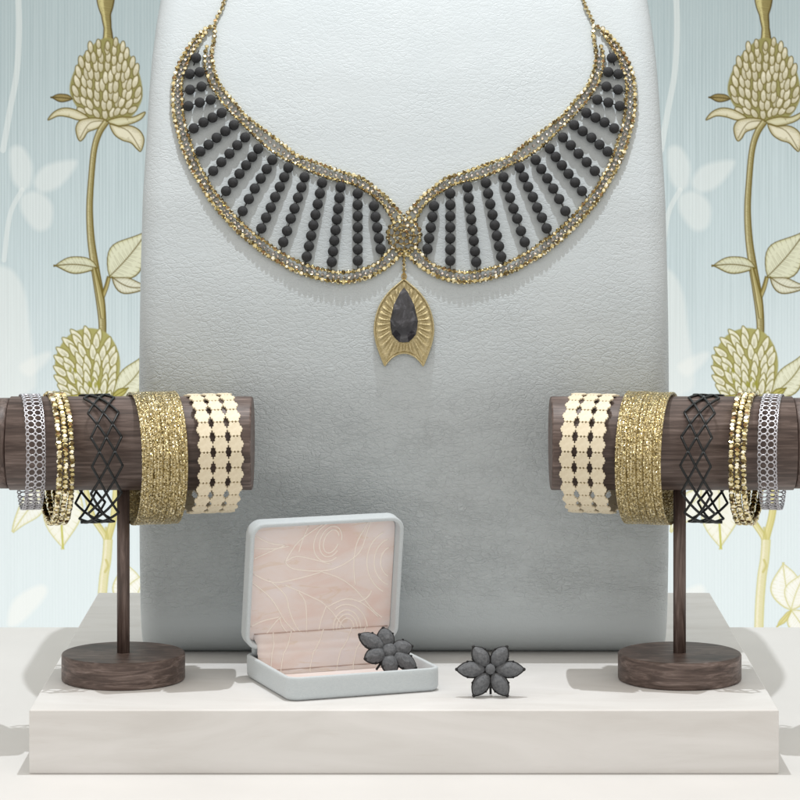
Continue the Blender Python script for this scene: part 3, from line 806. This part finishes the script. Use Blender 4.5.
def b_strands():
    R=67.5; root=empty('bead_bangle',(0,0,0))
    for x in (-6.6,0,6.6):
        mb=MB(); n=90
        for i in range(n):
            w=2*PI*(i+.15*random.uniform(-1,1)+(.5 if x==0 else 0))/n; p=ringpt(x+random.uniform(-.3,.3),w,R); nn=rn(w); t=Vector((0,math.sin(w),math.cos(w)))
            # small bevelled brick with random tilt
            R3=Matrix.Rotation(random.uniform(-.5,.5),3,'X')@Matrix.Rotation(random.uniform(-.35,.35),3,'Z')
            l,wd,h=2.5*random.uniform(.85,1.1),3.1*random.uniform(.9,1.08),2.6
            base=[(-1,-1,-1),(1,-1,-1),(1,1,-1),(-1,1,-1)]
            lv=[(-.9,.8),(-.3,1.0),(.45,.95),(.95,.62)]
            vs=[];fs=[];cs=[]
            for hh,q in lv:
                for a,b_ in ((-1,-.45),(-.45,-1),(.45,-1),(1,-.45),(1,.45),(.45,1),(-.45,1),(-1,.45)):
                    loc=R3@Vector((a*wd*q,b_*l*q,hh*h)); vs.append(p+Vector((1,0,0))*loc.x+t*loc.y+nn*loc.z)
            for j in range(3):
                for k in range(8):
                    m_=(k+1)%8; fs.append((j*8+k,j*8+m_,(j+1)*8+m_,(j+1)*8+k)); cs.append(random.choice(GOLDS if random.random()<.72 else DARKS))
            fs.append(tuple(24+k for k in range(8))); cs.append(random.choice(GOLDS if random.random()<.75 else DARKS))
            mb.add(vs,fs,False,cs)
        o=len(mb.f); tube(mb,[ringpt(x,2*PI*k/80,R-1) for k in range(80)],1.5,5,True)
        for i in range(o,len(mb.f)): mb.c[i]=(.22,.14,.05)
        mb.build('bead_row',M['gold'],root)
    return root,R
def b_lattice():
    R=66.5; root=empty('lattice_bracelet',(0,0,0)); mb=MB(); n=28; hx=8.0
    def P(i,j): return ringpt(i*hx,2*PI*j/n+PI/n*0,R)
    for j in range(n):
        for i in range(-2,3):
            if (i+j)%2: continue
            for di in (-1,1):
                if -2<=i+di<=2:
                    a=P(i,j); pts=[ringpt((i+di*u)*hx,2*PI*(j+u)/n,R) for u in np.linspace(0,1,6)]
                    tube(mb,pts,1.35,6)
            ball(mb,P(i,j),1.15)
    mb.build('lattice',M['lattice'],root)
    mb=MB(); tube(mb,[ringpt(x,-PI/2,R) for x in np.linspace(-17,17,6)],1.6,8)
    mb.build('clasp',M['lattice'],root)
    return root,R
def b_cuff():
    R=68.5; root=empty('glitter_cuff',(0,0,0)); mb=MB(); n=160
    prof=[(-23.5,-1.8),(-23.5,.2),(-22.6,.9)]
    xs=np.linspace(-22,22,133)
    for x in xs:
        g=0
        g+=1.0*(abs(math.sin(PI*(x+22)/3.385))**.7-1)
        for gx in (-11.85,-1.7,5.1,15.2): g-=.9*math.exp(-((x-gx)/.5)**2)
        prof.append((x,1.0+g))
    prof+=[(22.6,.9),(23.5,.2),(23.5,-1.8),(0,-2.0)]
    m=len(prof); vs=[]
    for i in range(n):
        w=2*PI*i/n
        for x,h in prof: vs.append(ringpt(x,w,R)+rn(w)*(h+.25*math.sin(9*w+x*.2)))
    fs=[]
    for i in range(n):
        j=(i+1)%n
        for k in range(m):
            l=(k+1)%m; fs.append((i*m+k,i*m+l,j*m+l,j*m+k))
    mb.add(vs,fs,True); mb.build('band',M['glitter'],root)
    mb=MB()
    for x in (-23.3,23.3): tube(mb,[ringpt(x,2*PI*k/120,R+.2) for k in range(120)],.9,6,True)
    o=mb.build('edging',M['glitter'],root)
    return root,R
def b_plates():
    R=61.2; root=empty('plate_bracelet',(0,0,0)); n=24; ph=2*R*math.tan(PI/n)/2
    q=[(8.25,0),(7.9,1.1),(7.15,1.5),(7.5,2.7),(6.9,3.5),(5.9,3.3),(5.6,4.6),(5.9,5.7),(5.2,6.6),(4.9,ph-.35),(3.7,ph+.02),(2.6,ph-.25),(2.1,ph-1.1),(1.3,ph-1.0),(.8,ph-.1),(0,ph+.05)]
    out=q+[(-x,y) for x,y in reversed(q[:-1])]; out=out+[(x,-y) for x,y in reversed(out[1:-1])]
    k=len(out); th=.75
    vs=[Vector((x,-th,y)) for x,y in out]+[Vector((x*.95,-th-.3,y*.95)) for x,y in out]+[Vector((x,th,y)) for x,y in out]
    fs=[tuple(range(k,2*k)),tuple(range(3*k-1,2*k-1,-1))]
    for i in range(k):
        j=(i+1)%k; fs+=[(i,j,k+j,k+i),(i,2*k+i,2*k+j,j)]
    me=bpy.data.meshes.new('plate'); me.from_pydata([tuple(v*S) for v in vs],[],fs); me.materials.append(M['plate'])
    for i in range(n):
        w=2*PI*i/n
        for x in (-16.2,0,16.2):
            o=bpy.data.objects.new('plate',me); col.objects.link(o); o.parent=root
            o.location=ringpt(x,w,R)*S; o.rotation_euler=(-w,0,0)
    mb=MB()
    for x in (-18,-14.5,-1.7,1.7,14.5,18): tube(mb,[ringpt(x,2*PI*j/96,R-.3) for j in range(96)],.45,5,True)
    mb.build('link_wire',M['gold_pendant'],root)
    return root,R
T=math.radians(15)
spec=[(b_silver,-393,math.radians(12.5),2.0,'silver ring mesh bracelet on the {} wooden stand, beside the gold bead bangle','bracelet','silver ring mesh bracelets'),
 (b_strands,-366,T,2.8,'three row faceted gold bead bangle on the {} wooden stand','bangle','gold bead bangles'),
 (b_lattice,-323,T,1.5,'black wire lattice bracelet on the {} wooden stand, over its pole','bracelet','black lattice bracelets'),
 (b_cuff,-263.8,T,4,'broad gold glitter cuff on the {} wooden stand','cuff','gold glitter cuffs'),
 (b_plates,-204.8,T,1.6,'cream gold star plate bracelet at the inner end of the {} wooden stand','bracelet','cream plate bracelets')]
MIRX=(LX+RX)/2
for fn,xc,t,top,lab,cat,grp in spec:
    root,R=fn()
    place(root,xc,R,t,top); tag(root,lab.format('left'),cat,grp)
    c=copy_tree(root); place(c,2*MIRX-xc,R,-t,top); tag(c,lab.format('right'),cat,grp)

# ------------------------------------------------------------------ jewellery box
TH=math.radians(20.5); E=Vector((math.cos(TH),math.sin(TH),0)); Vv=Vector((-math.sin(TH),math.cos(TH),0)); Z=Vector((0,0,1))
P0=Vector((-117,37.5,0)); BW=167.0; BD=150.0; BH=24.5
def BX(u,v,z): return P0+E*u+Vv*v+Z*z
def shell(mb,place,w,d,r,depth,wall,floor,bot_r=5,lip=1.6):
    """open rounded tray: outer wall with rounded bottom edge, rolled lip, inner wall down to floor"""
    prof=[]
    for k in range(6):
        a=PI/2*k/5; prof.append((bot_r*(1-math.sin(a)),bot_r*(1-math.cos(a))))
    for t in np.linspace(0,1,5)[1:-1]: prof.append((0,bot_r+(depth-lip-bot_r)*t))
    for k in range(7):
        a=PI*k/6; prof.append((wall/2-wall/2*math.cos(a),depth-lip+lip*math.sin(a)))
    prof+=[(wall+.1,(depth+floor)/2),(wall+.3,floor)]
    vs=[];n=0
    for ins,h in prof:
        loop=rrect(w-2*ins,d-2*ins,max(r-ins,1),10); n=len(loop)
        vs+=[place(ins+a,ins+b_,h) for a,b_ in loop]
    fs=[]
    for i in range(len(prof)-1):
        for k in range(n):
            l=(k+1)%n; fs.append((i*n+k,i*n+l,(i+1)*n+l,(i+1)*n+k))
    fs.append(tuple(range(n-1,-1,-1))); q=len(prof)-1; fs.append(tuple(q*n+k for k in range(n)))
    mb.add(vs,fs,True); mb.sm[-1]=False; mb.sm[-2]=False
boxo=BX(BW/2,BD/2,0)
jb=empty('jewellery_box',boxo)
tag(jb,'open square box in pale grey velvet with pink embroidered lining','jewellery box')
mb=MB(); shell(mb,lambda a,b_,h:BX(a,b_,h),BW,BD,14,BH,4.6,4,6)
tray=mb.build('tray',M['velvet'],jb,boxo)
# lid: local a across, b up the lid, h forward out of the lid
AL=math.radians(9.0); LH=137.0; LD=22.0; LZ=34.0
LU=(Z*math.cos(AL)-Vv*math.sin(AL)); LN=(-Vv*math.cos(AL)-Z*math.sin(AL))
LWID=171.0; L0=BX(-4.5,BD+1,LZ)
def LB(a,b_,h): return L0+E*a+LU*b_+LN*h
mb=MB(); shell(mb,lambda a,b_,h:LB(a,b_,h),LWID,LH,15,LD,4.6,6,6)
lid=mb.build('lid',M['velvet'],jb,boxo)
def pad(mb,place,w,d,r,ins,h0,h1):
    vs=[];n=0; prof=[(ins,h0),(ins,h1-.6),(ins+.8,h1)]
    for i,h in prof:
        loop=rrect(w-2*i,d-2*i,max(r-i,1),10); n=len(loop); vs+=[place(i+a,i+b_,h) for a,b_ in loop]
    fs=[]
    for i in range(2):
        for k in range(n):
            l=(k+1)%n; fs.append((i*n+k,i*n+l,(i+1)*n+l,(i+1)*n+k))
    fs.append(tuple(2*n+k for k in range(n))); mb.add(vs,fs,False)
mb=MB(); pad(mb,lambda a,b_,h:LB(a,b_,h),LWID,LH,15,5.2,5.5,8.5)
lin_lid=mb.build('lid_lining',M['lining'],lid,boxo)
mb=MB(); pad(mb,lambda a,b_,h:BX(a,b_,h),BW,BD,14,5.2,3.5,6)
mb.build('tray_lining',M['lining'],tray,boxo)
# fabric gusset from the lid's lower lip down to the tray floor
mb=MB(); n=14; vs=[]
prof=[]
a0=LB(0,7,9)-L0; 
for t in np.linspace(0,1,n):
    # v/z path
    pass
def vz(p): q=p-P0; return q.dot(Vv),q.z
path=[vz(LB(0,13,8.4)),vz(LB(0,8.6,11)),vz(LB(0,6.4,16)),vz(LB(0,5.4,LD-1)),vz(LB(0,2.2,LD+1.6)),vz(LB(0,-3,LD+2.0)),(BD-24,25),(BD-25,16),(BD-28,8),(BD-36,6.2)]
cp=[(q.x,q.y) for q in catmull([(a,b_,0) for a,b_ in path],4)]
NU=24
for u in np.linspace(8.5,BW-8.5,NU):
    for v,z in cp: vs.append(BX(u,v+.5*math.sin(u*.21),z))
    for v,z in reversed(cp): vs.append(BX(u,v+1.2,z-.8))
m=2*len(cp); fs=[]
for i in range(NU-1):
    for k in range(m):
        l=(k+1)%m; fs.append((i*m+k,(i+1)*m+k,(i+1)*m+l,i*m+l))
fs.append(tuple(range(m))); fs.append(tuple((NU-1)*m+k for k in range(m-1,-1,-1)))
mb.add(vs,fs,True); mb.build('gusset',M['lining'],jb,boxo)
mb=MB(); tube(mb,[LB(a,12.6,8.9) for a in np.linspace(13,LWID-8,20)],.55,6); mb.build('crease_shade',M['crease_shade'],bpy.data.objects['gusset'],boxo)  # thin dark strip added along the fold as its crease shade
mb=MB(); tube(mb,[BX(u,cp[-6][0]-.5,cp[-6][1]-.2) for u in np.linspace(9,BW-9,20)],.5,6); mb.build('crease_shade',M['crease_shade'],bpy.data.objects['gusset'],boxo)
# hinge spine behind
mb=MB(); tube(mb,[BX(u,BD-5,26.5) for u in np.linspace(9,BW-9,12)],5.5,12); mb.build('hinge',M['velvet'],jb,boxo)
# embroidery on the lid lining: stitched rose outlines
def on_plane(px,py,h):
    a,b_=ray(px,py); d=Vector((a,1,b_)); o_=Vector((0,-F,HC)); q=LB(0,0,h)
    t=(q-o_).dot(LN)/d.dot(LN); return o_+d*t
LINES=[[(85,125),(140,155),(200,165)],[(200,225),(250,150),(340,85)],[(200,225),(240,205),(300,215),(370,235)],[(85,215),(140,190),(200,165)],
[(200,225),(230,250),(330,258),(400,240),(470,190),(500,110),(512,78)],[(455,310),(450,240),(460,160),(503,78)],[(80,300),(150,360),(200,440),(248,490)],
[(140,290),(200,345),(215,400),(240,460),(270,492)],[(250,335),(275,380),(278,492)],[(330,260),(400,285),(460,330),(520,400),(555,428)],
[(200,310),(280,345),(350,385),(420,470)],[(350,385),(330,440),(320,492)],[(75,460),(120,440),(180,425)],[(130,490),(160,450),(185,425)],[(355,388),(420,360),(480,375),(540,425)],
[(85,175),(150,178),(215,168)],[(250,190),(262,150),(285,95)],[(180,425),(190,460),(215,488)],[(85,270),(160,300),(250,285),(330,262)]]
def arc(cx,cy,a,b_,t0,t1,rot=0,n=16):
    return [(cx+a*math.cos(t)*math.cos(rot)-b_*math.sin(t)*math.sin(rot),cy+a*math.cos(t)*math.sin(rot)+b_*math.sin(t)*math.cos(rot)) for t in np.linspace(t0,t1,n)]
LINES+=[arc(368,150,26,44,0,5.6,.35),arc(366,150,38,58,.4,6.0,.35),arc(362,152,54,74,.6,4.6,.4),
 arc(425,470,26,40,PI*.95,2*PI*1.0),arc(425,470,38,55,PI*.95,2*PI*1.02),arc(425,470,50,70,PI*.97,2*PI*1.03),arc(425,475,75,95,PI*1.3,2*PI*1.0),
 arc(590,225,42,55,PI*.62,PI*1.4),arc(590,225,66,85,PI*.58,PI*1.42),arc(590,225,92,115,PI*.62,PI*1.38),arc(455,320,60,50,.2,PI*.45)]
mb=MB()
for L in LINES:
    q=catmull([(x/3.636+230,y/3.636+500,0) for x,y in L],5)
    keep=[]
    for p in q:
        w=on_plane(p.x,p.y,8.55); r_=w-L0; a=r_.dot(E); b_=r_.dot(LU)
        if 6<a<LWID-6 and 6<b_<LH-6: keep.append(w)
    if len(keep)>2: tube(mb,keep,.68,6)
mb.build('embroidery',M['thread'],lin_lid,boxo)
mb=MB()
for u0,du in ((30,20),(62,24),(92,26),(110,24),(20,10)):
    P=[]
    for i,(v,z) in enumerate(cp):
        t=i/(len(cp)-1); u=u0+du*(1-t)
        P.append(BX(u,v+.5*math.sin(u*.21)-.3,z+.2))
    tube(mb,P,.62,6)
mb.build('embroidery',M['thread'],bpy.data.objects['gusset'],boxo)

# ------------------------------------------------------------------ charcoal flowers
def flower(name,c,ax,ay,nn,petals,cr,stemdir,label,loc,pw=1.25):
    """petals: (angle, tip radius, width); ax, ay in-plane axes, nn outward normal"""
    root=empty(name,loc)
    setting=MB()
    for ang,rt,wd in petals:
        d=ax*math.cos(ang)+ay*math.sin(ang); s=nn.cross(d)
        ri=rt*.15; L=rt-ri; mb=MB(); k=18
        def outl(t):   # t 0..1 around
            u=2*PI*t; a=(1-math.cos(u))/2
            b_=(abs(math.sin(u))**(pw+.35 if a>.5 else pw-.45))*(1 if math.sin(u)>=0 else -1)
            return a,b_
        vs=[];fs=[]
        for q,h in ((1.0,0.0),(1.0,1.6),(.72,4.9),(.34,7.4)):
            for i in range(k):
                a,b_=outl(i/k)
                vs.append(c+d*(ri+L*(.52+(a-.52)*q))+s*(wd/2*b_*q)+nn*(h+1.0))
        for j in range(3):
            for i in range(k):
                l=(i+1)%k; fs.append((j*k+i,j*k+l,(j+1)*k+l,(j+1)*k+i))
        fs.append(tuple(3*k+i for i in range(k))); fs.append(tuple(range(k-1,-1,-1)))
        mb.add(vs,fs,False)
        mb.build('petal',M['stone'],root,loc)
        rim=[c+d*(ri+L*outl(i/k)[0])+s*(wd/2*1.03*outl(i/k)[1])+nn*.8 for i in range(k)]
        tube(setting,rim,1.15,6,True)
        setting.add([p for p in rim],[tuple(range(k))],False)
        setting.add([p-nn*1.6 for p in rim],[tuple(range(k-1,-1,-1))],False)
        ball(setting,c+d*(rt-.2)+nn*2.2,1.9)
        for sg in (-1,1):
            p=c+d*(ri+L*.62)+s*(sg*wd/2*1.02); ball(setting,p+nn*2.6,1.2); tube(setting,[p+nn*0,p+nn*2.6],.9,6)
    tube(setting,[c-nn*2,c+nn*2.5],6.0,14)
    if stemdir is not None:
        a,b_=stemdir; tube(setting,[c-nn*1.5,c-nn*3+(b_-c)*.5,b_],1.25,8)
    setting.build('setting',M['blackmetal'],root,loc)
    mb=MB(); k=20; vs=[];fs=[]
    lev=[(cr,1.5),(cr,4.8),(cr*.82,6.3),(cr*.45,7.2)]
    for r,h in lev:
        for i in range(k):
            w=2*PI*i/k; vs.append(c+ax*(r*math.cos(w))+ay*(r*math.sin(w))+nn*h)
    for j in range(3):
        for i in range(k):
            l=(i+1)%k; fs.append((j*k+i,j*k+l,(j+1)*k+l,(j+1)*k+i))
    fs.append(tuple(3*k+i for i in range(k))); mb.add(vs,fs,True); mb.build('centre_stone',M['stone'],root,loc)
    tag(root,label,'flower jewel','charcoal flower jewels')
X=Vector((1,0,0))
le=math.radians(14)
ayA=Vector((0,math.sin(le),math.cos(le))); nA=Vector((0,-math.cos(le),math.sin(le)))
yA=62.0; cA=at_depth(490.3,671.3,yA+6)
rd=math.radians
petA=[(rd(0.),34.5,15.5),(rd(180),34.5,15.5),(rd(53),28.5,16),(rd(127),28.5,16),(rd(-57),31.5,16),(rd(-123),31.5,16)]
low=min((cA+X*math.cos(a)*r+ayA*math.sin(a)*r).z for a,r,w in petA)-2.0
cA.z-=low
flower('flower_earring',cA,X,ayA,nA,petA,5.2,(None,Vector((cA.x+.5,cA.y+6,1.3))),'six petal charcoal stone flower standing upright on the white plinth',Vector((cA.x,yA,0)),1.75)
lb=math.radians(27); rz=math.radians(12)
axB=Vector((math.cos(rz),math.sin(rz),0)); f_=Vector((math.sin(rz),-math.cos(rz),0))
ayB=(Z*math.cos(lb)-f_*math.sin(lb)); nB=(f_*math.cos(lb)+Z*math.sin(lb))
cB=at_depth(388.8,651,128)
petB=[(rd(149),35,16),(rd(100),24.5,16.5),(rd(8),25,16.5),(rd(-37),33,16),(rd(-91),25,17),(rd(197),27.5,16)]
flower('flower_brooch',cB,axB,ayB,nB,petB,7.2,(None,at_depth(376.5,669.5,118)),'tilted charcoal stone flower lying in the open velvet box',Vector((cB.x,cB.y,6)))

# ------------------------------------------------------------------ light, world, camera
EXPO=0.07; WALL_FILL=0.72; WORLD=1.5
KEY=LAMP_W=19.5
ld=bpy.data.lights.new('key_lamp','POINT'); ld.energy=LAMP_W; ld.shadow_soft_size=7*S; ld.color=(.955,.98,1)
lo=bpy.data.objects.new('key_lamp',ld); col.objects.link(lo); lo.location=Vector((0,150,1960))*S
wl=bpy.data.lights.new('wall_fill','AREA'); wl.shape='RECTANGLE'; wl.size=2600*S; wl.size_y=120*S; wl.energy=WALL_FILL; wl.color=(1,.99,.97)  # unseen fill light added behind the table to brighten the lower wall
wo=bpy.data.objects.new('wall_fill',wl); col.objects.link(wo); wo.location=Vector((0,1180,-420))*S
wo.rotation_euler=(Vector((0,WALL_Y-1180,560))).to_track_quat('-Z','Y').to_euler()
w=bpy.data.worlds.new('World'); scene.world=w; w.use_nodes=True
nt=w.node_tree; bg=nt.nodes['Background']
tc=nt.nodes.new('ShaderNodeTexCoord'); sp=nt.nodes.new('ShaderNodeSeparateXYZ'); rp=nt.nodes.new('ShaderNodeValToRGB'); mr=nt.nodes.new('ShaderNodeMapRange')
nt.links.new(tc.outputs['Generated'],sp.inputs[0]); nt.links.new(sp.outputs['Z'],mr.inputs['Value'])
mr.inputs['From Min'].default_value=-1; mr.inputs['From Max'].default_value=1
nt.links.new(mr.outputs[0],rp.inputs[0])
e=rp.color_ramp.elements; e[0].position=.42; e[0].color=(.36,.345,.33,1); e[1].position=1.0; e[1].color=(.77,.725,.67,1)
for p_,v_ in ((.50,.47),(.62,.58),(.80,.69)):
    k=e.new(p_); k.color=(v_,v_*.94,v_*.87,1)
nt.links.new(rp.outputs[0],bg.inputs[0]); bg.inputs[1].default_value=WORLD
cd=bpy.data.cameras.new('camera'); co=bpy.data.objects.new('camera',cd); col.objects.link(co)
co.location=Vector((0,-F,HC))*S; co.rotation_euler=(PI/2,0,0)
cd.sensor_width=36; cd.lens=36*F/800; cd.shift_x=-4/800; cd.shift_y=-326/800; cd.clip_start=.05; cd.clip_end=50
scene.camera=co
scene.render.resolution_x=1024; scene.render.resolution_y=1024
vs_=scene.view_settings; vs_.view_transform='Standard'; vs_.look='None'; vs_.exposure=EXPO; vs_.gamma=1
scene.render.engine='CYCLES'
